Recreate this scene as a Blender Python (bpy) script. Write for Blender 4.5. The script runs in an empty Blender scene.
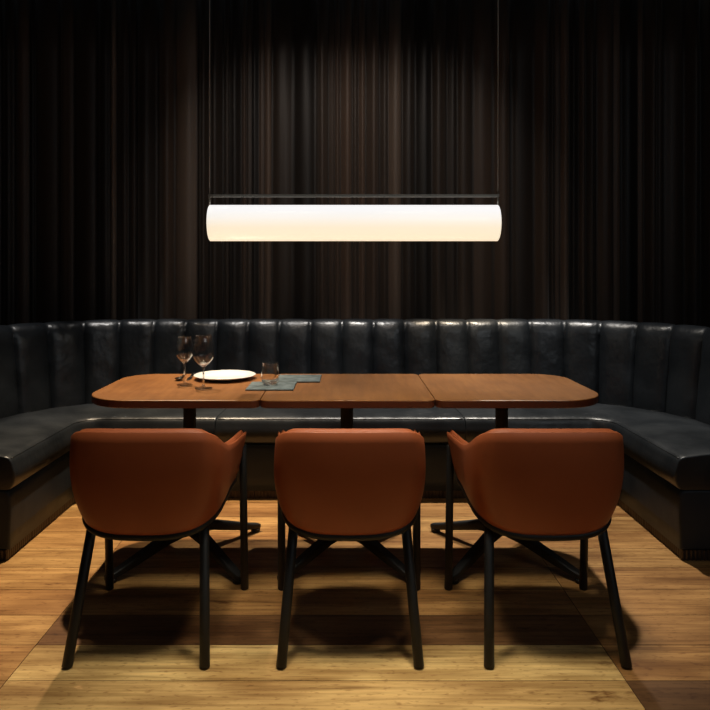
import bpy, bmesh, math, random
from mathutils import Vector, Matrix
PI = math.pi
random.seed(7)
S = bpy.context.scene
COL = S.collection

# ------------------------------------------------------------------ helpers
def link(o, parent=None):
    COL.objects.link(o)
    if parent: o.parent = parent
    return o

def mesh_obj(name, verts, faces, mat, parent=None, smooth=True, midx=None, loc=(0,0,0)):
    me = bpy.data.meshes.new(name)
    me.from_pydata([tuple(v) for v in verts], [], faces)
    mats = mat if isinstance(mat, (list, tuple)) else [mat]
    for m in mats: me.materials.append(m)
    if midx: me.polygons.foreach_set('material_index', midx)
    bm = bmesh.new(); bm.from_mesh(me)
    bmesh.ops.recalc_face_normals(bm, faces=bm.faces)
    bm.to_mesh(me); bm.free()
    if smooth:
        me.polygons.foreach_set('use_smooth', [True]*len(me.polygons))
    me.update()
    o = bpy.data.objects.new(name, me); o.location = loc
    return link(o, parent)

def sharp(o, deg=35):
    me = o.data
    bm = bmesh.new(); bm.from_mesh(me)
    for e in bm.edges:
        if len(e.link_faces) == 2 and e.calc_face_angle(0) > math.radians(deg): e.smooth = False
    bm.to_mesh(me); bm.free()
    return o

def empty(name, loc=(0,0,0), rz=0):
    o = bpy.data.objects.new(name, None); o.location = loc; o.rotation_euler = (0,0,rz)
    o.empty_display_size = .1
    return link(o)

def tag(o, label=None, cat=None, group=None, kind=None):
    if label: o['label'] = label
    if cat: o['category'] = cat
    if group: o['group'] = group
    if kind: o['kind'] = kind
    return o

def loft(rings, closed_ring=True, closed_path=False, caps=True):
    """faces joining successive rings of equal length"""
    n = len(rings[0]); v = [p for r in rings for p in r]; f = []
    m = len(rings)
    for i in range(m if closed_path else m-1):
        a = i*n; b = ((i+1) % m)*n
        for j in range(n if closed_ring else n-1):
            k = (j+1) % n
            f.append((a+j, a+k, b+k, b+j))
    if caps and closed_ring and not closed_path:
        f.append(tuple(range(n-1, -1, -1))); f.append(tuple(range((m-1)*n, m*n)))
    return v, f

class MB:
    def __init__(s): s.v = []; s.f = []
    def add(s, v, f):
        o = len(s.v); s.v += [tuple(p) for p in v]; s.f += [tuple(i+o for i in q) for q in f]; return s
    def box(s, x0, x1, y0, y1, z0, z1):
        v = [(x,y,z) for x in (x0,x1) for y in (y0,y1) for z in (z0,z1)]
        return s.add(v, [(0,1,3,2),(4,6,7,5),(0,4,5,1),(2,3,7,6),(0,2,6,4),(1,5,7,3)])
    def build(s, name, mat, parent=None, smooth=True, **k):
        return mesh_obj(name, s.v, s.f, mat, parent, smooth, **k)

def tube(pts, radii, n=12, closed=False):
    pts = [Vector(p) for p in pts]
    if not isinstance(radii, (list, tuple)): radii = [radii]*len(pts)
    rings = []; up = None
    m = len(pts)
    for i, p in enumerate(pts):
        if closed: t = (pts[(i+1) % m]-pts[i-1]).normalized()
        else: t = (pts[min(i+1,m-1)]-pts[max(i-1,0)]).normalized()
        if up is None:
            up = Vector((0,0,1)) if abs(t.z) < .9 else Vector((0,1,0))
        side = t.cross(up).normalized(); up2 = side.cross(t).normalized(); up = up2
        rings.append([p + (side*math.cos(2*PI*j/n)+up2*math.sin(2*PI*j/n))*radii[i] for j in range(n)])
    return loft(rings, True, closed)

def lathe(profile, n=48, closed=False):
    """profile of (r,z); r=0 points stay as small poles"""
    rings = []
    for r, z in profile:
        rings.append([(max(r,1e-5)*math.cos(2*PI*j/n), max(r,1e-5)*math.sin(2*PI*j/n), z) for j in range(n)])
    return loft(rings, True, closed, caps=not closed)

def catmull(P, n):
    P = [Vector(p) for p in P]; out = []
    m = len(P)
    for k in range(n):
        t = k/(n-1)*(m-1); i = min(int(t), m-2); u = t-i
        p1, p2 = P[i], P[i+1]
        p0 = P[i-1] if i > 0 else p1*2-p2
        p3 = P[i+2] if i+2 < m else p2*2-p1
        out.append(.5*((2*p1)+(p2-p0)*u+(2*p0-5*p1+4*p2-p3)*u*u+(3*p1-p0-3*p2+p3)*u**3))
    return out

# ------------------------------------------------------------------ materials
def mat(name):
    m = bpy.data.materials.new(name); m.use_nodes = True
    nt = m.node_tree; return m, nt, nt.nodes['Principled BSDF']
def N(nt, t, **k):
    n = nt.nodes.new(t)
    for a, b in k.items(): setattr(n, a, b)
    return n
def ramp(nt, stops):
    r = N(nt, 'ShaderNodeValToRGB'); e = r.color_ramp.elements
    while len(e) < len(stops): e.new(.5)
    for q, (p, c) in zip(e, stops): q.position = p; q.color = (*c, 1)
    return r
def simple(name, col, rough=.5, metal=0, spec=.5, **k):
    m, nt, b = mat(name)
    b.inputs['Base Color'].default_value = (*col, 1); b.inputs['Roughness'].default_value = rough
    b.inputs['Metallic'].default_value = metal; b.inputs['Specular IOR Level'].default_value = spec
    for a, v in k.items(): b.inputs[a].default_value = v
    return m

def noise_bump(nt, b, layers, coord='Object'):
    """layers: (scale vec, noise scale, detail, strength, distance)"""
    tc = N(nt, 'ShaderNodeTexCoord'); prev = None
    for sc, s, det, st, dist in layers:
        mp = N(nt, 'ShaderNodeMapping'); mp.inputs['Scale'].default_value = sc
        nt.links.new(tc.outputs[coord], mp.inputs[0])
        no = N(nt, 'ShaderNodeTexNoise'); no.inputs['Scale'].default_value = s; no.inputs['Detail'].default_value = det
        nt.links.new(mp.outputs[0], no.inputs['Vector'])
        bp = N(nt, 'ShaderNodeBump'); bp.inputs['Strength'].default_value = st; bp.inputs['Distance'].default_value = dist
        nt.links.new(no.outputs['Fac'], bp.inputs['Height'])
        if prev: nt.links.new(prev.outputs[0], bp.inputs['Normal'])
        prev = bp
    nt.links.new(prev.outputs[0], b.inputs['Normal'])
    return tc

def leather(name, c1, c2, r0, r1, wr=.5, grain=.15, spec=.5):
    m, nt, b = mat(name)
    tc = noise_bump(nt, b, [((1,1,.55), 7, 3, wr, .02), ((1,1,1), 38, 4, wr*.5, .004), ((1,1,1), 420, 2, grain, .0008)])
    no = N(nt, 'ShaderNodeTexNoise'); no.inputs['Scale'].default_value = 5; no.inputs['Detail'].default_value = 6
    nt.links.new(tc.outputs['Object'], no.inputs['Vector'])
    r = ramp(nt, [(.3, c1), (.7, c2)]); nt.links.new(no.outputs['Fac'], r.inputs[0]); nt.links.new(r.outputs[0], b.inputs['Base Color'])
    mr = N(nt, 'ShaderNodeMapRange'); mr.inputs[1].default_value=.3; mr.inputs[2].default_value=.7
    mr.inputs[3].default_value = r0; mr.inputs[4].default_value = r1
    nt.links.new(no.outputs['Fac'], mr.inputs[0]); nt.links.new(mr.outputs[0], b.inputs['Roughness'])
    b.inputs['Specular IOR Level'].default_value = spec
    return m

M_black = leather('black_leather', (.0115,.0142,.0178), (.019,.0232,.028), .27, .42, .6, .12, .6)
M_blackseat = leather('black_seat_leather', (.0115,.0138,.0168), (.019,.0228,.027), .28, .44, .4, .12, .6)
M_base = leather('black_base_leather', (.015,.021,.029), (.023,.031,.042), .46, .58, .25, .12, .3)
M_tan = leather('tan_leather', (.29,.072,.024), (.35,.092,.032), .40, .50, .03, .12, .35)
M_frame = simple('black_painted_wood', (.005,.005,.005), .58)
M_iron = simple('black_powder_coated_iron', (.005,.005,.0055), .6)
M_kick = simple('dark_bronze_strip', (.06,.045,.038), .38, .5)
M_wire = simple('dark_steel', (.30,.28,.24), .5, .2)
M_plate = simple('white_porcelain', (.85,.85,.84), .12)
M_steel = simple('polished_steel', (.35,.33,.31), .18, 1)
M_dark = simple('dark_plaster', (.012,.011,.010), .85)

# clear glass
M_glass, nt, b = mat('clear_glass')
b.inputs['Base Color'].default_value = (1,1,1,1); b.inputs['Transmission Weight'].default_value = 1
b.inputs['Roughness'].default_value = 0; b.inputs['IOR'].default_value = 1.48
tr = N(nt,'ShaderNodeBsdfTransparent'); tr.inputs[0].default_value=(.98,.985,.98,1)
ms = N(nt,'ShaderNodeMixShader'); ms.inputs[0].default_value=.75
nt.links.new(tr.outputs[0], ms.inputs[1]); nt.links.new(b.outputs[0], ms.inputs[2])
nt.links.new(ms.outputs[0], nt.nodes['Material Output'].inputs[0])

M_thin, nt, b = mat('thin_blown_glass')
tr = N(nt,'ShaderNodeBsdfTransparent'); tr.inputs[0].default_value=(.975,.98,.975,1)
gl = N(nt,'ShaderNodeBsdfGlossy'); gl.inputs['Roughness'].default_value=.02
fa = N(nt,'ShaderNodeLayerWeight'); fa.inputs[0].default_value=.5
pw = N(nt,'ShaderNodeMath',operation='POWER'); nt.links.new(fa.outputs['Facing'],pw.inputs[0]); pw.inputs[1].default_value=4
lw = N(nt,'ShaderNodeMath',operation='MULTIPLY_ADD'); nt.links.new(pw.outputs[0],lw.inputs[0]); lw.inputs[1].default_value=.8; lw.inputs[2].default_value=.06
ms = N(nt,'ShaderNodeMixShader'); nt.links.new(lw.outputs[0], ms.inputs[0])
nt.links.new(tr.outputs[0], ms.inputs[1]); nt.links.new(gl.outputs[0], ms.inputs[2])
nt.links.new(ms.outputs[0], nt.nodes['Material Output'].inputs[0])

# slate
M_slate, nt, b = mat('grey_slate')
tc = noise_bump(nt, b, [((1,1,1), 60, 5, .5, .002)])
no = N(nt,'ShaderNodeTexNoise'); no.inputs['Scale'].default_value = 22; no.inputs['Detail'].default_value = 6
nt.links.new(tc.outputs['Object'], no.inputs['Vector'])
r = ramp(nt, [(.35,(.035,.058,.064)),(.65,(.12,.155,.165))]); nt.links.new(no.outputs['Fac'], r.inputs[0]); nt.links.new(r.outputs[0], b.inputs['Base Color'])
b.inputs['Roughness'].default_value = .6

def wood(name, stops, scale, nscale, rough, wear=True, spec=.5, bump=.12):
    m, nt, b = mat(name)
    tc = N(nt,'ShaderNodeTexCoord'); mp = N(nt,'ShaderNodeMapping'); mp.inputs['Scale'].default_value = scale
    nt.links.new(tc.outputs['Object'], mp.inputs[0])
    n1 = N(nt,'ShaderNodeTexNoise'); n1.inputs['Scale'].default_value = nscale; n1.inputs['Detail'].default_value = 8; n1.inputs['Roughness'].default_value=.62
    n1.inputs['Distortion'].default_value = .5
    nt.links.new(mp.outputs[0], n1.inputs['Vector'])
    n2 = N(nt,'ShaderNodeTexNoise'); n2.inputs['Scale'].default_value = 7; n2.inputs['Detail'].default_value = 3
    nt.links.new(tc.outputs['Object'], n2.inputs['Vector'])
    mx = N(nt,'ShaderNodeMix'); mx.inputs[0].default_value = .35
    nt.links.new(n1.outputs['Fac'], mx.inputs[2]); nt.links.new(n2.outputs['Fac'], mx.inputs[3])
    r = ramp(nt, stops); nt.links.new(mx.outputs[0], r.inputs[0]); nt.links.new(r.outputs[0], b.inputs['Base Color'])
    b.inputs['Roughness'].default_value = rough; b.inputs['Specular IOR Level'].default_value = spec
    bp = N(nt,'ShaderNodeBump'); bp.inputs['Strength'].default_value = bump; bp.inputs['Distance'].default_value=.001
    nt.links.new(n1.outputs['Fac'], bp.inputs['Height']); nt.links.new(bp.outputs[0], b.inputs['Normal'])
    return m
M_top = wood('brown_table_veneer', [(.3,(.17,.066,.018)),(.5,(.24,.096,.026)),(.7,(.31,.135,.040))], (14,1.6,1), 3.2, .36)
M_edge = wood('dark_table_edge', [(.3,(.075,.02,.008)),(.7,(.13,.036,.014))], (2,2,20), 3, .38)

# oak floor: per-plank tone attribute + grain
M_floor, nt, b = mat('oak_planks')
tc = N(nt,'ShaderNodeTexCoord')
at = N(nt,'ShaderNodeAttribute'); at.attribute_name = 'tone'
at2 = N(nt,'ShaderNodeAttribute'); at2.attribute_name = 'seed'
off = N(nt,'ShaderNodeVectorMath', operation='MULTIPLY_ADD')
nt.links.new(at2.outputs['Fac'], off.inputs[0]); off.inputs[1].default_value = (37,53,71)
nt.links.new(tc.outputs['Object'], off.inputs[2])
mp = N(nt,'ShaderNodeMapping'); mp.inputs['Scale'].default_value = (.75,17,1); nt.links.new(off.outputs[0], mp.inputs[0])
n1 = N(nt,'ShaderNodeTexNoise'); n1.inputs['Scale'].default_value = 2.2; n1.inputs['Detail'].default_value = 9; n1.inputs['Roughness'].default_value=.65; n1.inputs['Distortion'].default_value=.8
nt.links.new(mp.outputs[0], n1.inputs['Vector'])
mp2 = N(nt,'ShaderNodeMapping'); mp2.inputs['Scale'].default_value = (1.5,5,1); nt.links.new(off.outputs[0], mp2.inputs[0])
n2 = N(nt,'ShaderNodeTexNoise'); n2.inputs['Scale'].default_value = 1.6; n2.inputs['Detail'].default_value = 4
nt.links.new(mp2.outputs[0], n2.inputs['Vector'])
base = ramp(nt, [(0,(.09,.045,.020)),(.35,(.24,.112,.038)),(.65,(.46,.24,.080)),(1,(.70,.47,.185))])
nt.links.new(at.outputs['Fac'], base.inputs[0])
g = ramp(nt, [(.27,(.36,.29,.22)),(.42,(.74,.69,.62)),(.54,(1,1,1)),(.75,(1.22,1.24,1.22))]); nt.links.new(n1.outputs['Fac'], g.inputs[0])
g2 = ramp(nt, [(.34,(.58,.50,.42)),(.6,(1.08,1.08,1.08))]); nt.links.new(n2.outputs['Fac'], g2.inputs[0])
m1 = N(nt,'ShaderNodeMix', data_type='RGBA', blend_type='MULTIPLY'); m1.inputs[0].default_value=1
nt.links.new(base.outputs[0], m1.inputs[6]); nt.links.new(g.outputs[0], m1.inputs[7])
m2 = N(nt,'ShaderNodeMix', data_type='RGBA', blend_type='MULTIPLY'); m2.inputs[0].default_value=1
nt.links.new(m1.outputs[2], m2.inputs[6]); nt.links.new(g2.outputs[0], m2.inputs[7])
# pores and knots
mp3 = N(nt,'ShaderNodeMapping'); mp3.inputs['Scale'].default_value = (2.6,8,1); nt.links.new(off.outputs[0], mp3.inputs[0])
vo = N(nt,'ShaderNodeTexNoise'); vo.inputs['Scale'].default_value = 1.15; vo.inputs['Detail'].default_value=5; vo.inputs['Roughness'].default_value=.7
nt.links.new(mp3.outputs[0], vo.inputs['Vector'])
kn = ramp(nt, [(.64,(1,1,1)),(.72,(.36,.25,.15))]); nt.links.new(vo.outputs['Fac'], kn.inputs[0])
mp4 = N(nt,'ShaderNodeMapping'); mp4.inputs['Scale'].default_value = (34,90,1); nt.links.new(off.outputs[0], mp4.inputs[0])
po = N(nt,'ShaderNodeTexNoise'); po.inputs['Scale'].default_value = 1; po.inputs['Detail'].default_value=2
nt.links.new(mp4.outputs[0], po.inputs['Vector'])
pr = ramp(nt, [(.58,(1,1,1)),(.72,(.66,.58,.5))]); nt.links.new(po.outputs['Fac'], pr.inputs[0])
m3 = N(nt,'ShaderNodeMix', data_type='RGBA', blend_type='MULTIPLY'); m3.inputs[0].default_value=1
nt.links.new(m2.outputs[2], m3.inputs[6]); nt.links.new(kn.outputs[0], m3.inputs[7])
m4 = N(nt,'ShaderNodeMix', data_type='RGBA', blend_type='MULTIPLY'); m4.inputs[0].default_value=1
nt.links.new(m3.outputs[2], m4.inputs[6]); nt.links.new(pr.outputs[0], m4.inputs[7])
nt.links.new(m4.outputs[2], b.inputs['Base Color'])
b.inputs['Roughness'].default_value = .5; b.inputs['Specular IOR Level'].default_value = .35
bp = N(nt,'ShaderNodeBump'); bp.inputs['Strength'].default_value=.3; bp.inputs['Distance'].default_value=.0015
nt.links.new(n1.outputs['Fac'], bp.inputs['Height']); nt.links.new(bp.outputs[0], b.inputs['Normal'])

# curtain: random tone per pleat, with shade painted into the creases
M_curt, nt, b = mat('dark_satin_curtain')
at = N(nt,'ShaderNodeAttribute'); at.attribute_name = 'tone'
r = ramp(nt, [(0,(.006,.005,.0045)),(.4,(.035,.025,.019)),(.75,(.085,.055,.039)),(1,(.12,.093,.074))])
nt.links.new(at.outputs['Fac'], r.inputs[0]); nt.links.new(r.outputs[0], b.inputs['Base Color'])
b.inputs['Roughness'].default_value = .5; b.inputs['Specular IOR Level'].default_value = .35
b.inputs['Sheen Weight'].default_value = .15

# lamp shade
M_lamp, nt, b = mat('opal_glass_lit')
b.inputs['Base Color'].default_value = (.8,.78,.74,1); b.inputs['Roughness'].default_value = .25
tc = N(nt,'ShaderNodeTexCoord'); sp = N(nt,'ShaderNodeSeparateXYZ'); nt.links.new(tc.outputs['Object'], sp.inputs[0])
mr = N(nt,'ShaderNodeMapRange'); mr.inputs[1].default_value=-.078; mr.inputs[2].default_value=.078
nt.links.new(sp.outputs['Z'], mr.inputs[0])
r = ramp(nt, [(0,(1,.84,.60)),(.35,(1,.86,.64)),(.62,(1,.94,.86)),(.85,(1,.98,.98))]); nt.links.new(mr.outputs[0], r.inputs[0])
nt.links.new(r.outputs[0], b.inputs['Emission Color']); b.inputs['Emission Strength'].default_value = .93

# ------------------------------------------------------------------ room shell
def build_floor():
    v=[]; f=[]; tone=[]; seed=[]
    special = {}   # (column,row) -> tone
    # column 0 is the long panel between the cross joints
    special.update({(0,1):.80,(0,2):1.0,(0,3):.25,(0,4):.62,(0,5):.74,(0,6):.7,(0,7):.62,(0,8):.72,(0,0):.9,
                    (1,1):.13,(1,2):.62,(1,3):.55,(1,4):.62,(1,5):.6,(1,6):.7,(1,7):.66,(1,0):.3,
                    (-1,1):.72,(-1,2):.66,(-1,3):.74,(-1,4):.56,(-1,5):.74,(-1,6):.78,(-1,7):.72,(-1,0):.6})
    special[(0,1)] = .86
    xs = [(-2,-4.8,-2.915),(-1,-2.915,-1.03),(0,-1.03,.855),(1,.855,2.74),(2,2.74,4.6)]
    rnd = random.Random(3)
    g=.0012; gz=.004
    for ci,x0,x1 in xs:
        for ri in range(-14,15):
            y0=1.9+.2*(ri-1); y1=y0+.2      # row 2 spans 2.1-2.3
            if y0 < -1 or y1 > 5.0: 
                if y1>5.3: continue
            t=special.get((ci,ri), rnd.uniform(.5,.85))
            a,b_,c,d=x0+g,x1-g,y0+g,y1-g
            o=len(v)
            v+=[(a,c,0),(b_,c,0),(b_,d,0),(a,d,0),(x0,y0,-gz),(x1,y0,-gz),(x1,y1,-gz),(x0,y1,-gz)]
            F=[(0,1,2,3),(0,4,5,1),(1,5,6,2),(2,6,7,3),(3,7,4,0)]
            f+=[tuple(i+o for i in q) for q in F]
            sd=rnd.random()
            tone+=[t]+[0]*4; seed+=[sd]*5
    # body beneath
    o=len(v); X0,X1,Y0,Y1=-4.8,4.6,1.9+.2*(-15),1.9+.2*14
    v+=[(x,y,z) for x in (X0,X1) for y in (Y0,Y1) for z in (-.06,-.0045)]
    f+=[tuple(i+o for i in q) for q in [(0,1,3,2),(4,6,7,5),(0,4,5,1),(2,3,7,6),(0,2,6,4),(1,5,7,3)]]
    tone+=[0]*6; seed+=[0]*6
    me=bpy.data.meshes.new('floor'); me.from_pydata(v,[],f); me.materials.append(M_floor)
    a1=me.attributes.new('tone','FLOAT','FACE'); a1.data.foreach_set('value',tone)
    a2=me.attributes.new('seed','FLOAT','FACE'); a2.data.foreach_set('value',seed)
    ob=link(bpy.data.objects.new('floor',me)); tag(ob,kind='structure')
build_floor()
def wall(name,*a):
    tag(MB().box(*a).build(name,M_dark,smooth=False),kind='structure')
WX, WY, CH = 3.0, 4.95, 3.15
wall('wall_back',-WX,WX,WY-.02,WY+.1,0,CH)
wall('wall_left',-WX-.1,-WX,-1.1,WY,0,CH)
wall('wall_right',WX,WX+.1,-1.1,WY,0,CH)
wall('wall_front',-WX,WX,-1.12,-1.02,0,CH)
wall('ceiling',-WX-.1,WX+.1,-1.1,WY+.1,CH,CH+.1)

# ------------------------------------------------------------------ curtain
def u_path(xh, yb, R, yend, step):
    """points + outward normal along U from left end round the back to right end; returns s with 0 at centre"""
    straight = xh-R; arc = R*PI/2; side = (yb-R)-yend
    L = straight+arc+side
    def at(s):
        sg = 1 if s >= 0 else -1; q = abs(s)
        if q <= straight: p=(q,yb); n=(0,1)
        elif q <= straight+arc:
            a=(q-straight)/R; p=(straight+R*math.sin(a), yb-R+R*math.cos(a)); n=(math.sin(a),math.cos(a))
        else: p=(xh, yb-R-(q-straight-arc)); n=(1,0)
        return (sg*p[0],p[1]), (sg*n[0],n[1])
    return L, at
def build_curtain():
    L, at = u_path(2.72, 4.66, .45, 0.4, 0)
    rnd = random.Random(11)
    s=-L; rows=[]; tone=[]
    while s < L:
        w = rnd.choice([rnd.uniform(.03,.055), rnd.uniform(.055,.10), rnd.uniform(.09,.17)])
        d = rnd.uniform(.25,1)*min(.07,w*.8)
        t = rnd.choice([rnd.uniform(0,.3), rnd.uniform(.2,.6), rnd.uniform(.4,1)])
        skew = rnd.uniform(.7,1.5)
        n=7
        for k in range(n):
            u=k/n
            h=math.sin(PI*u**skew)*d
            rows.append((s+u*w, h, t if k else t*.3, rnd.uniform(-1,1)*.003 if k else 0))  # tone drops at each crease: fold shade put into the colour
        s+=w
    zs=[.02,.5,1.0,1.6,2.2,2.7,CH-.03]
    v=[];f=[];tv=[]
    for (q,h,t,j) in rows:
        (x,y),(nx,ny)=at(max(-L,min(L,q)))
        for i,z in enumerate(zs):
            hh=h*(1-.10*math.sin(z*1.3+q*3))+j
            v.append((x-nx*hh,y-ny*hh,z)); tv.append(t)
    m=len(zs)
    for i in range(len(rows)-1):
        for k in range(m-1):
            f.append((i*m+k,(i+1)*m+k,(i+1)*m+k+1,i*m+k+1))
    me=bpy.data.meshes.new('curtain'); me.from_pydata(v,[],f); me.materials.append(M_curt)
    a=me.attributes.new('tone','FLOAT','POINT'); a.data.foreach_set('value',tv)
    me.polygons.foreach_set('use_smooth',[True]*len(me.polygons))
    o=link(bpy.data.objects.new('curtain',me))
    md=o.modifiers.new('thick','SOLIDIFY'); md.thickness=.002; md.offset=1
    tag(o,'dark brown pleated floor-length curtain behind the black leather banquette','curtain')
build_curtain()

# ------------------------------------------------------------------ banquette
def build_banquette():
    root=empty('banquette',(0,3.9,0))
    inv=Vector((0,-3.9,0))
    tag(root,'long U-shaped black leather banquette with channelled backrest around the tables','sofa')
    XI, YB, YE = 1.43, 3.75, 2.965       # inner edge of base, front of back run, arm ends
    XO, YO, RO = 1.91, 4.25, .75          # backrest face
    RI=.12
    def samples(inset, s0=None, s1=None, n_st=40, n_arc=14, n_side=16, xlim=(-99,99)):
        """list of (inner point, outer point) along the U from left end to right end"""
        xi=XI+inset; yf=YB+inset      # inset>0 recesses away from the room
        half=[]
        xs=xi-RI; xo=XO-RO
        for k in range(n_st//2+1):
            u=k/(n_st//2); half.append(((u*xs,yf),(u*xo,YO)))
        for k in range(1,n_arc+1):
            a=k/n_arc*PI/2
            half.append(((xs+RI*math.sin(a),yf-RI+RI*math.cos(a)),(xo+RO*math.sin(a),YO-RO+RO*math.cos(a))))
        for k in range(1,n_side+1):
            u=k/n_side
            half.append(((xi,(yf-RI)*(1-u)+YE*u),(XO,(YO-RO)*(1-u)+YE*u)))
        left=[((-a[0],a[1]),(-b[0],b[1])) for a,b in half[:0:-1]]
        return left+half
    def clip(sm,x0,x1,side):
        """cut the back run at x (inner x) ; side -1 keeps left, 1 right, 0 between"""
        out=[]
        def cut(x): return ((x,YB+ins),(x*(XO-RO)/(XI+ins-RI),YO))
        ins=sm[0][0][0]; ins=abs(ins)-XI
        if side==0: xs=[x0+(x1-x0)*k/24 for k in range(25)]; return [cut(x) for x in xs]
        if side<0: return [p for p in sm if p[0][0] < x1-.005]+[cut(x1)]
        return [cut(x0)]+[p for p in sm if p[0][0] > x0+.005]
    def sweep(name, sm, sec, material, round_ends=.0, extra=.0, **k):
        """sec(w in metres from inner edge, width) -> list of (w,z)"""
        P=list(sm); rings=[]
        def ring(pi,po,shr=0,shift=(0,0)):
            pi=Vector((pi[0]+shift[0],pi[1]+shift[1],0)); po=Vector((po[0]+shift[0],po[1]+shift[1],0))
            W=(po-pi).length; d=(po-pi)/W
            pts=sec(W)
            if shr:
                cw=W/2; zs=[z for w,z in pts]; cz=(max(zs)+min(zs))/2
                q=[]
                for w,z in pts:
                    w2=w+(shr if w<cw else -shr); z2=z-shr if z>cz else z+shr
                    w2=w+max(-shr,min(shr,cw-w)); z2=z+max(-shr,min(shr,cz-z)); q.append((w2,z2))
                pts=q
            return [pi+d*w+Vector((0,0,z))+inv for w,z in pts]
        if round_ends:
            r=round_ends
            def dirv(a,b):
                v=Vector((b[0][0]-a[0][0],b[0][1]-a[0][1])); return v.normalized()
            d0=dirv(P[1],P[0]); d1=dirv(P[-2],P[-1])
            for t in (90,60,30,):
                a=math.radians(t); off=d0*(-r+r*math.sin(a))
                rings.append(ring(*P[0],shr=r*(1-math.cos(a)),shift=off))
            rings.append(ring(*P[0],shift=d0*(-r)))
            for p in P[1:-1]:
                if min((Vector(p[0])-Vector(P[0][0])).length,(Vector(p[0])-Vector(P[-1][0])).length)>r*1.3: rings.append(ring(*p))
            rings.append(ring(*P[-1],shift=d1*(-r)))
            for t in (30,60,90):
                a=math.radians(t); off=d1*(-r+r*math.sin(a))
                rings.append(ring(*P[-1],shr=r*(1-math.cos(a)),shift=off))
        else:
            for p in P: rings.append(ring(*p))
        v,f=loft(rings)
        return mesh_obj(name,v,f,material,root)
    def cushion_sec(W):
        r=.040; z0,z1=.302,.448; pts=[]
        fz=(z0+z1)/2
        # bottom, front (slightly bulged), rounded top front, crowned top, back
        pts=[(W*.98,z0),(W*.5,z0),(.03,z0),(.012,z0+.003),(.003,z0+.012)]
        for k in range(1,6):
            u=k/6; pts.append((-.010*math.sin(PI*u), z0+.012+(z1-r-z0-.012)*u))
        for k in range(0,5):
            a=k/4*PI/2; pts.append((r-r*math.cos(a)*1.0, z1-r+r*math.sin(a)))
        for k in range(1,9):
            u=k/8; pts.append((r+(W-r-.005)*u, z1+.016*math.sin(PI*min(1,u*1.05)) ))
        return pts
    sm=samples(0)
    for x0,x1,sd in ((-9,-.705,-1),(-.705,.655,0),(.655,9,1)):
        P=clip(sm,x0,x1,sd)
        o=sweep('seat_cushion',P,cushion_sec,M_blackseat,round_ends=.006)
        # welt along the top front edge
        pts=[Vector((p[0][0],p[0][1],.4365))+inv for p in P]
        d=[]
        for i,p in enumerate(P):
            dv=(Vector(p[1])-Vector(p[0])).normalized(); d.append(pts[i]+Vector((dv.x,dv.y,0))*.0120)
        d[0]+= (d[1]-d[0]).normalized()*.012; d[-1]+=(d[-2]-d[-1]).normalized()*.012
        v,f=tube(d,.0022,8); mesh_obj('piping',v,f,M_blackseat,o)
    smb=samples(.012)
    sweep('base',smb,lambda W:[(0,.046),(0,.12),(-.003,.2),(-.002,.27),(.004,.296),(.02,.302),(W*.5,.302),(W,.302),(W,.046),(W*.5,.046)],M_base,round_ends=.01)
    # toe kick with fine vertical ribs
    smk=samples(.022)
    pts=[p for p in smk]
    # resample the inner edge
    seq=[Vector(p[0]) for p in pts]; outv=[(Vector(p[1])-Vector(p[0])).normalized() for p in pts]
    # end faces too
    rib=[];
    path=[(seq[0]+outv[0]*.46, Vector((0,1)))]+[(seq[0]+outv[0]*.001,Vector((0,1)))]
    for a,o_ in zip(seq,outv): path.append((a,o_))
    path+=[(seq[-1]+outv[-1]*.001,Vector((0,1))),(seq[-1]+outv[-1]*.46,Vector((0,1)))]
    v=[];f=[];acc=0;pitch=.0186
    prev=None;lst=[]
    for i in range(len(path)-1):
        a,na=path[i]; b2,nb=path[i+1]; l=(b2-a).length
        if l<.002: continue
        steps=max(1,int(round(l/(pitch/4))))
        for k in range(steps):
            u=k/steps; p=a.lerp(b2,u); n_=na.lerp(nb,u).normalized()
            dd=0 if (int((acc+l*u)/(pitch/2))%2==0) else .005
            lst.append((p+n_*dd,n_))
        acc+=l
    lst.append(path[-1])
    for p,n_ in lst:
        v+=[(p.x,p.y-3.9,0.001),(p.x,p.y-3.9,.044),(p.x+n_.x*.03,p.y-3.9+n_.y*.03,.044),(p.x+n_.x*.03,p.y-3.9+n_.y*.03,.001)]
    for i in range(len(lst)-1):
        for k in range(4):
            a=i*4+k; c=i*4+(k+1)%4; f.append((a,c,c+4,a+4))
    f.append((0,1,2,3)); q=(len(lst)-1)*4; f.append((q+3,q+2,q+1,q))
    mesh_obj('toe_kick',v,f,M_kick,root,smooth=False)
    # channelled backrest
    L, at = u_path(XO,YO,RO,YE,0)
    CHW=.195; ph=-.0175
    # profile: (offset back from face, z, bulge weight)
    prof=[(.0,.30,.2),(-.002,.38,.5),(.0,.44,.85),(.004,.50,1),(.010,.56,1),(.017,.62,1),(.024,.68,1),(.031,.74,1),(.037,.79,1),(.042,.83,1),(.046,.86,.95)]
    rt=.058; cx,cz=.046+rt,.872
    for k in range(1,9):
        a=k/8*PI; prof.append((cx-rt*math.cos(a), cz+rt*1.12*math.sin(a), .9*(1-k/8*.75)))
    prof+= [(.165,.8,.1),(.165,.5,0),(.165,.02,0),(.03,.02,0)]
    ss=[]; k0=math.ceil((-L-ph)/CHW)-1
    edges=[-L]+[ph+CHW*k for k in range(k0,k0+80) if -L+.03<ph+CHW*k<L-.03]+[L]
    for a,b2 in zip(edges[:-1],edges[1:]):
        for k in range(16):
            u=k/16; ss.append((a+(b2-a)*u,u,(b2-a)/CHW))
    ss.append((L,0,1))
    rings=[]
    rnd=random.Random(5)
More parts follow.
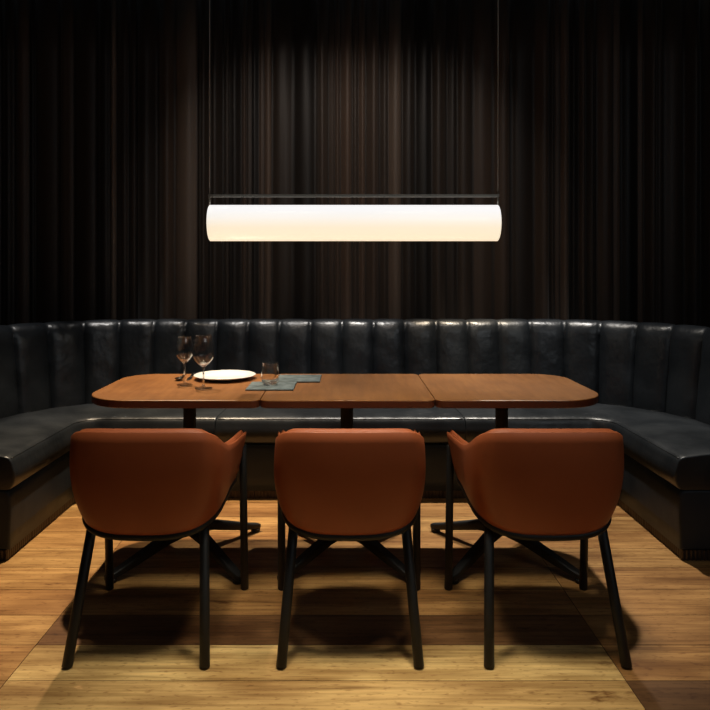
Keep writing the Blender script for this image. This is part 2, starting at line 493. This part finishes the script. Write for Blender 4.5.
    for (s,u,wf) in ss:
        (x,y),(nx,ny)=at(s)
        t=abs(2*u-1); bul=(1-t**3.2)*.026*min(1,wf)
        if u==0: bul=-.006
        ring=[]
        for (o_,z,w) in prof:
            # bulge pushes out along the profile normal (forward on the face, up on the roll)
            ang = 0 if z<.86 else math.atan2(z-cz, cx-o_) if o_<.046+2*rt else PI
            bx=math.cos(max(0,min(PI,ang))) if z>=.86 else 1; bz=math.sin(max(0,min(PI,ang))) if z>=.86 else 0
            off=o_-bul*w*bx
            wr=.0016*math.sin(z*37+s*23)*w
            ring.append(Vector((x+nx*(off+wr),y+ny*(off+wr),z+bul*w*bz*.35))+inv)
        rings.append(ring)
    v,f=loft(rings)
    o=mesh_obj('backrest',v,f,M_black,root)
    sharp(o,75)
    return root
build_banquette()

# ------------------------------------------------------------------ tables
TX=[-.682,.008,.688]; TY0,TY1=2.645,3.325; TOPZ=.75
def outline(x0,x1,y0,y1,rs,n=12):
    """rs radii: fl, fr, br, bl"""
    pts=[]
    for (cx,cy,r,a0) in ((x0+rs[0],y0+rs[0],rs[0],PI),(x1-rs[1],y0+rs[1],rs[1],1.5*PI),(x1-rs[2],y1-rs[2],rs[2],0),(x0+rs[3],y1-rs[3],rs[3],.5*PI)):
        for k in range(n+1):
            a=a0+k/n*PI/2; pts.append((cx+r*math.cos(a),cy+r*math.sin(a)))
    return pts
def build_table(i, x0, x1, rs, label):
    cy=(TY0+TY1)/2
    cx=TX[i]
    root=empty('restaurant_table',(cx,cy,0))
    tag(root,label,'table','row of pedestal tables')
    ol=outline(x0-cx,x1-cx,TY0-cy,TY1-cy,rs)
    def inset(o,d):
        n=len(o); out=[]
        for k in range(n):
            a=Vector(o[k-1]);b_=Vector(o[k]);c=Vector(o[(k+1)%n])
            t=(c-a).normalized(); nn=Vector((-t.y,t.x)); out.append((b_.x+nn.x*d,b_.y+nn.y*d))
        return out
    th=.031
    levels=[(.004,TOPZ-th),(0,TOPZ-th+.003),(0,TOPZ-.0035),(.001,TOPZ-.001),(.0035,TOPZ)]
    rings=[[(p[0],p[1],z) for p in inset(ol,d)] for d,z in levels]
    v,f=loft(rings)
    n=len(ol); mi=[1]*(2*n)+[0]*(2*n)+[1,0]
    o=mesh_obj('tabletop',v,f,[M_top,M_edge],root,smooth=False,midx=mi)
    px,py=0,3.03-cy
    v,f=tube([(px,py,.13),(px,py,.719)],.0275,24); o=mesh_obj('column',v,f,M_iron,root); sharp(o,60)
    MB().box(px-.14,px+.14,py-.14,py+.14,.708,.7187).build('mounting_plate',M_iron,root,smooth=False)
    v,f=lathe([(0,.098),(.042,.098),(.046,.105),(.046,.14),(.04,.148),(0,.148)],24)
    o=mesh_obj('hub',[(a+px,b_+py,c) for a,b_,c in v],f,M_iron,root); sharp(o,50)
    for sx in (-1,1):
        for sy in (-1,1):
            ex,ey=sx*.262,sy*.278
            d=Vector((ex,ey,0)).normalized(); s=Vector((-d.y,d.x,0))
            Lg=math.hypot(ex,ey); rings=[]
            for u,w,zt,h in ((.05,.025,.142,.046),(.3,.024,.124,.042),(.7,.021,.072,.034),(.92,.019,.044,.026),(1.0,.018,.036,.024),(1.03,.012,.032,.018)):
                c=Vector((px,py,0))+d*Lg*u
                rings.append([c+s*a*w+Vector((0,0,zt-hh*h)) for a,hh in ((-1,.85),(-.8,1),(.8,1),(1,.85),(1,.15),(.8,0),(-.8,0),(-1,.15))])
            v,f=loft(rings); o=mesh_obj('foot',v,f,M_iron,root); sharp(o,40)
            vv,ff=lathe([(0,0),(.019,0),(.022,.003),(.022,.014),(.014,.019),(0,.019)],20)
            c=Vector((px,py,0))+d*Lg*.97
            o2=mesh_obj('glide',[(a+c.x,b_+c.y,z) for a,b_,z in vv],ff,M_iron,o); sharp(o2,50)
build_table(0,-1.032,-.330,(.2,.035,.035,.15),'left pedestal table of the joined row, wooden top with white plate and glasses')
build_table(1,-.328,.348,(.035,.035,.035,.035),'middle pedestal table of the joined row, brown wooden top mostly bare')
build_table(2,.350,1.032,(.035,.2,.15,.035),'right pedestal table of the joined row, empty brown wooden top')

# ------------------------------------------------------------------ chairs
TOP=[(0,-.245,.731),(.065,-.245,.731),(.125,-.243,.731),(.176,-.236,.7295),(.214,-.221,.723),(.240,-.183,.703),(.2495,-.122,.671),(.252,-.045,.642),(.251,.03,.624),(.254,.10,.615),(.263,.165,.614),(.276,.222,.619)]
BOT=[(0,-.205,.388),(.05,-.205,.389),(.10,-.203,.392),(.148,-.194,.399),(.190,-.172,.411),(.216,-.135,.425),(.228,-.09,.434),(.232,-.035,.440),(.233,.025,.443),(.233,.085,.447),(.235,.14,.451),(.240,.192,.456)]
def shell_grid(nu=33,nv=13,off=0,v0=0,v1=1,dz=0,u_max=1):
    T=catmull(TOP,nu); B=catmull(BOT,nu)
    half=[]
    for k in range(nu):
        t,b_=T[k],B[k]
        fx=max(0,(k/nu-.62)/.38); m=Vector((t.x*(1.05-.13*fx)+.005*min(1,t.x/.1)*(1-fx), t.y-(.008 if t.y<0 else 0)*(1-k/nu), (t.z+b_.z)/2-.035))
        col=[]
        for j in range(nv):
            v=v0+(v1-v0)*j/(nv-1)
            col.append(b_*(1-v)**2+m*2*v*(1-v)+t*v*v)
        half.append(col)
    full=[[Vector((-p.x,p.y,p.z)) for p in c] for c in half[:0:-1]]+half
    # normals
    if off or dz:
        n=len(full); out=[]
        for i in range(n):
            col=[]
            for j in range(nv):
                du=full[min(i+1,n-1)][j]-full[max(i-1,0)][j]; dv=full[i][min(j+1,nv-1)]-full[i][max(j-1,0)]
                nr=du.cross(dv).normalized()      # points outward (checked by sign below)
                c=Vector((0,0,full[i][j].z))
                if nr.dot(full[i][j]-c)<0: nr=-nr
                col.append(full[i][j]-nr*off+Vector((0,0,dz*(j/(nv-1))**3)))
            out.append(col)
        full=out
    return full
def closed_shell(outer,inner,round_=.004):
    """solid between two grids; soft rim"""
    nu=len(outer); nv=len(outer[0]); rings=[]
    for i in range(nu):
        o,n=outer[i],inner[i]
        top=(o[-1]+n[-1])/2+(o[-1]-o[-2]).normalized()*(o[-1]-n[-1]).length*.45
        bot=(o[0]+n[0])/2+(o[0]-o[1]).normalized()*(o[0]-n[0]).length*.35
        rings.append([bot]+list(o)+[top]+list(n[::-1]))
    # rounded ends
    def endring(i,j,f):
        d=(Vector([sum(p[k] for p in rings[i])/len(rings[i]) for k in range(3)])-Vector([sum(p[k] for p in rings[j])/len(rings[j]) for k in range(3)])).normalized()
        r=[]
        n=len(rings[i])
        for k,p in enumerate(rings[i]):
            # squeeze towards the mid surface
            mate=rings[i][(n-k)%n]
            mid=(p+mate)/2
            r.append(p.lerp(mid,f[0])+d*f[1])
        return r
    a=[endring(0,1,(.75,.011)),endring(0,1,(.3,.008))]; b_=[endring(-1,-2,(.3,.008)),endring(-1,-2,(.75,.011))]
    rings=a+rings+b_
    return loft(rings)
def rod(p,q,r0,r1,n=16):
    p,q=Vector(p),Vector(q)
    d=(q-p).normalized()
    return tube([p,p+d*.003,q-d*.003,q],[r0*.8,r0,r1,r1*.8],n)
def build_chair():
    root=empty('armchair',(0,2.44,0))
    # outer leather panel
    o0=shell_grid(off=0); o1=shell_grid(off=.012)
    v,f=closed_shell(o0,o1); mesh_obj('outer_shell',v,f,M_tan,root)
    i0=shell_grid(off=.0125,v0=.03,dz=.001); i1=shell_grid(off=.034,v0=.03,dz=-.001)
    v,f=closed_shell(i0,i1); mesh_obj('inner_padding',v,f,M_tan,root)
    # stitched welt between the two
    g=shell_grid(off=.012)
    v,f=tube([c[-1]+Vector((0,0,.003)) for c in g[1:-1]],.0022,6); mesh_obj('welt',v,f,M_tan,root)
    # seat cushion
    rings=[]
    def so(sc,z,crown=0):
        pts=[]
        n=56
        for k in range(n):
            a=2*PI*k/n; c,s=math.cos(a),math.sin(a); e=2/3.2
            x=.212*sc*math.copysign(abs(c)**e,c); y=.02+.205*sc*math.copysign(abs(s)**e,s)
            x*=1+.10*(y/.2)
            pts.append(Vector((x,y,z+crown)))
        return pts
    for sc,z in ((.90,.408),(.965,.412),(.985,.425),(.985,.448),(.965,.464),(.92,.472),(.7,.477),(.4,.479),(.1,.48)): rings.append(so(sc,z))
    v,f=loft(rings); mesh_obj('seat',v,f,M_tan,root)
    # black under-frame: plate and rim following the shell's lower edge
    rings=[so(.86,.392),so(.93,.395),so(.93,.404),so(.86,.4075)]
    v,f=loft(rings); mesh_obj('seat_board',v,f,M_frame,root)
    g=shell_grid(nu=33,off=.008)
    v,f=tube([c[0]+Vector((0,0,-.009)) for c in g],.0125,10); mesh_obj('frame_rim',v,f,M_frame,root)
    for s in (-1,1):
        v,f=rod((s*.2165,-.273,.001),(s*.186,-.128,.412),.0165,.0165); mesh_obj('rear_leg',v,f,M_frame,root)
        v,f=rod((s*.264,.262,.001),(s*.262,.226,.575),.0155,.0145); mesh_obj('front_leg',v,f,M_frame,root)
    return root
def copy_tree(o,parent=None):
    c=o.copy(); COL.objects.link(c); c.parent=parent
    for ch in list(o.children): copy_tree(ch,c)
    return c
ch=build_chair()
spots=[(-.657,'tan leather armchair on black legs at the left table, seen from behind'),
       (.016,'tan leather armchair on black legs at the middle table, between the two others'),
       (.669,'tan leather armchair on black legs at the right table, rightmost in its row')]
chairs=[ch]+[copy_tree(ch) for _ in (1,2)]
for c,(x,l) in zip(chairs,spots):
    c.location=(x,2.44,0); tag(c,l,'chair','armchairs in a row in front of the tables')

# ------------------------------------------------------------------ pendant
def build_pendant():
    zc=1.453; R=.078; xc=.038; Y=2.985; h=.622
    root=empty('pendant_lamp',(xc,Y,CH))
    tag(root,'long horizontal glowing opal tube pendant lamp hanging over the tables','lamp')
    dz=zc-CH
    # hollow glass tube (object origin on its axis)
    n=64; rings=[]
    prof=[(-h+.004,R-.004),(-h,R-.002),(-h+.0015,R)]+[(-h+2*h*k/12,R) for k in range(1,12)]+[(h-.0015,R),(h,R-.002),(h-.004,R-.004)]+[(h-2*h*k/12,R-.005) for k in range(1,12)]
    for x,r in prof: rings.append([(x,r*math.cos(2*PI*j/n),r*math.sin(2*PI*j/n)) for j in range(n)])
    v,f=loft(rings,True,True); sh=mesh_obj('lamp_shade',v,f,M_lamp,root,loc=(0,0,dz))
    bz=dz+R+.040
    MB().box(-.628,.628,-.009,.009,bz-.0055,bz+.0055).build('hanging_bar',M_wire,root,smooth=False)
    for s in (-1,1):
        v,f=tube([(s*.624,0,bz+.005),(s*.624,0,-.02)],.0028,8); mesh_obj('suspension_wire',v,f,M_wire,root)
        v,f=tube([(s*.624,0,bz-.005),(s*.624,0,dz+R-.002)],.004,8); mesh_obj('hanger',v,f,M_wire,root)
        # disc inside the tube's end holding it
        rings=[[(s*(h-.012)+t,r*math.cos(2*PI*j/32),r*math.sin(2*PI*j/32)) for j in range(32)] for t,r in ((-.003,.02),(-.003,R-.0055),(.003,R-.0055),(.003,.02))]
        v,f=loft(rings,True,True); mesh_obj('end_ring',v,f,M_lamp,root,loc=(0,0,dz))
    MB().box(-.66,.66,-.03,.03,-.03,-.001).build('canopy',M_iron,root,smooth=False)
build_pendant()

# ------------------------------------------------------------------ tableware
EPS=.0006
def place(o,x,y,z,rz=0): o.location=(x,y,z); o.rotation_euler=(0,0,rz); return o
def wineglass(H,Rb,bowl_h,foot,label,x,y):
    """outer then inner wall"""
    zb=H-bowl_h; t=.0013
    outer=[(0,0),(foot,0),(foot+.0005,.001),(foot,.002),(foot*.55,.0045),(.008,.009),(.0042,.018),(.0036,.05),(.0036,zb-.012),(.006,zb-.002)]
    bp=[]
    for k in range(1,15):
        u=k/14
        r=Rb*(math.sin(min(1,u/.42)*PI/2)**.8 if u<.42 else 1-.27*((u-.42)/.58)**1.8)
        bp.append((max(r,.0065),zb+bowl_h*u))
    inner=[(r-t,z) for r,z in bp[::-1]]; inner=[(r,z) for r,z in inner if z>zb+.006]
    prof=outer+bp+inner+[(.004,zb+.006),(0,zb+.005)]
    v,f=lathe(prof,48)
    zt=zb+bowl_h*.16
    mi=[0 if max(v[i][2] for i in q)<=zt and len(q)==4 else 1 for q in f]; mi[-2]=mi[-1]=0
    o=mesh_obj('wine_glass',v,f,[M_glass,M_thin],midx=mi); place(o,x,y,TOPZ+EPS)
    tag(o,label,'glass','wine glasses beside the plate')
wineglass(.210,.0385,.115,.034,'smaller empty wine glass, left of the two beside the white plate',-.697,3.0)
wineglass(.223,.0455,.135,.037,'larger empty wine glass in front of the white plate\'s left edge',-.598,2.915)
# tumbler
t=.0016
pr=[(0,0),(.024,0),(.029,.002),(.0345,.010),(.0385,.024),(.0395,.036),(.038,.052),(.0355,.072),(.033,.094),(.0335,.0955),(.033-t,.0955),(.0355-t,.072),(.038-t,.052),(.0395-t,.036),(.0375-t,.024),(.032,.013),(.024,.0095),(0,.009)]
v,f=lathe(pr,48)
mi=[0 if max(v[i][2] for i in q)<=.0241 else 1 for q in f]
o=mesh_obj('tumbler',v,f,[M_glass,M_thin],midx=mi); place(o,-.322,2.97,TOPZ+.007)
tag(o,'empty stemless glass tumbler standing on the slate tile','glass')
# plate
pr=[(0,.0),(.085,.0),(.088,.003),(.095,.004),(.139,.017),(.1415,.019),(.139,.0205),(.098,.009),(.088,.0065),(0,.006)]
v,f=lathe(pr,72); o=mesh_obj('plate',v,f,M_plate); place(o,-.552,3.172,TOPZ+EPS)
tag(o,'round white plate on the left table','plate')
# slate tiles
def slate(x,y,rz,label):
    rnd=random.Random(int(x*1000)); a=.1; ol=[]
    c=[(-a,-a),(a,-a),(a,a),(-a,a)]
    for k in range(4):
        p=Vector(c[k]);q=Vector(c[(k+1)%4]);nn=Vector((-(q-p).y,(q-p).x)).normalized()
        for j in range(14):
            ol.append(p.lerp(q,j/14)+nn*rnd.uniform(0,.0018))
    rings=[[(p.x*s,p.y*s,z) for p in ol] for s,z in ((.99,0),(1,.0012),(.998,.0045),(.985,.006))]
    v,f=loft(rings); o=mesh_obj('slate_tile',v,f,M_slate,smooth=False); place(o,x,y,TOPZ+EPS,rz)
    tag(o,label,'placemat','slate tiles on the tables')
slate(-.313,2.953,.0,'square grey slate tile under the tumbler')
slate(-.210,3.158,.0,'square grey slate tile behind the tumbler, with nothing on it')
# cutlery
def ribbon(pts):  # (y, halfwidth, z, thickness)
    rings=[]
    for y,w,z,th in pts:
        rings.append([(-w,y,z+th*.3),(-w*.6,y,z),(w*.6,y,z),(w,y,z+th*.3),(w,y,z+th*.7),(w*.6,y,z+th),(-w*.6,y,z+th),(-w,y,z+th*.7)])
    return loft(rings)
def spoon():
    root=empty('spoon'); 
    v,f=ribbon([(.09,.004,.002,.002),(.085,.0075,.001,.0028),(.04,.006,.002,.0028),(0,.0042,.006,.0028),(-.035,.003,.010,.003),(-.05,.0032,.009,.003)])
    mesh_obj('handle',v,f,M_steel,root)
    # bowl: shallow dish, closed
    rings=[]; n=28
    def ell(s,z): return [(.0195*s*math.cos(2*PI*j/n)*(1-.12*math.sin(2*PI*j/n)), -.078+.030*s*math.sin(2*PI*j/n), z) for j in range(n)]
    for s,z in ((.05,0),(.4,.0012),(.75,.0045),(.95,.0085),(1,.0105),(.97,.0108),(.75,.0062),(.4,.0028),(.05,.0016)): rings.append(ell(s,z))
    v,f=loft(rings); mesh_obj('bowl',v,f,M_steel,root)
    return root
def knife():
    root=empty('table_knife')
    v,f=ribbon([(.105,.005,.001,.004),(.10,.0078,0,.0065),(.05,.0072,0,.0068),(.0,.0055,0,.006),(-.01,.0045,0,.005)]); mesh_obj('handle',v,f,M_steel,root)
    v,f=ribbon([(-.008,.005,.001,.0035),(-.02,.009,.001,.0022),(-.07,.0098,.001,.0018),(-.095,.0085,.001,.0014),(-.105,.003,.001,.001)]); mesh_obj('blade',v,f,M_steel,root)
    return root
o=spoon(); place(o,-.757,3.205,TOPZ+EPS,math.radians(4)); tag(o,'steel spoon on the left table, the outer piece of cutlery left of the plate','spoon')
o=knife(); place(o,-.718,3.225,TOPZ+EPS,math.radians(4)); tag(o,'steel table knife on the left table, the piece of cutlery nearer the plate','knife')

# ------------------------------------------------------------------ lights
def spot(name,loc,target,power,size,blend,color,rad=.03):
    L=bpy.data.lights.new(name,'SPOT'); L.energy=power; L.spot_size=math.radians(size); L.spot_blend=blend; L.color=color; L.shadow_soft_size=rad
    o=bpy.data.objects.new(name,L); o.location=loc
    o.rotation_euler=(Vector(target)-Vector(loc)).to_track_quat('-Z','Y').to_euler(); link(o)
W=(1,.79,.55); W2=(1,.92,.80); NEU=(1,.95,.90)
# downlights behind the table edge (throw the table's shadow towards the chairs)
spot('downlight',(-1.03,3.72,3.05),(-1.03,3.25,0),470,50,.8,W,.025)
spot('downlight',(.0,4.03,3.05),(0,3.35,0),190,48,.8,W2,.03)
spot('downlight',(1.03,4.03,3.05),(1.03,3.35,0),310,50,.8,W2,.04)
# downlights over the row of chairs
spot('downlight',(-.34,2.15,3.05),(-.34,2.15,0),200,48,1,(1,.92,.74),.2)
spot('downlight',(.40,2.15,3.05),(.40,2.15,0),200,48,1,(1,.92,.74),.2)
# narrow downlights over the back of the banquette
for x,p,c in ((-1.3,110,NEU),(-.6,120,NEU),(.05,120,NEU),(.75,220,(1,.82,.6)),(1.4,120,NEU)):
    spot('downlight',(x,4.22,3.0),(x,4.30,.9),p,22,.8,c,.03)
for sx in (-1,1):
    spot('downlight',(sx*1.80,3.78,3.0),(sx*1.88,3.80,.9),70,26,.8,NEU,.03)
# washers lighting the middle of the curtain
for x in (-.4,.45):
    spot('downlight',(x,2.9,3.1),(x*.6,4.66,1.45),27,70,.7,(1,.86,.74),.04)
# unseen area fill added behind the viewer, standing in for room glow
A=bpy.data.lights.new('room_fill','AREA'); A.energy=12; A.shape='RECTANGLE'; A.size=2.4; A.size_y=1.2; A.color=(.9,.96,1)
o=bpy.data.objects.new('room_fill',A); o.location=(1.9,-.2,2.8); o.rotation_euler=(Vector((.3,3,.6))-Vector((1.9,-.2,2.8))).to_track_quat('-Z','Y').to_euler(); link(o)

w=bpy.data.worlds.new('World'); S.world=w; w.use_nodes=True
w.node_tree.nodes['Background'].inputs[0].default_value=(.02,.022,.026,1); w.node_tree.nodes['Background'].inputs[1].default_value=.3

# ------------------------------------------------------------------ camera
cam=bpy.data.cameras.new('Camera'); cam.sensor_width=36; cam.lens=36*690/710; cam.shift_x=10/710; cam.shift_y=-85/710
co=bpy.data.objects.new('Camera',cam); co.location=(0,0,1.25); co.rotation_euler=(PI/2,0,0); link(co); S.camera=co
cam.clip_start=.05
S.view_settings.view_transform='Standard'; S.view_settings.look='None'; S.view_settings.exposure=0; S.view_settings.gamma=1
S.view_settings.use_curve_mapping=False
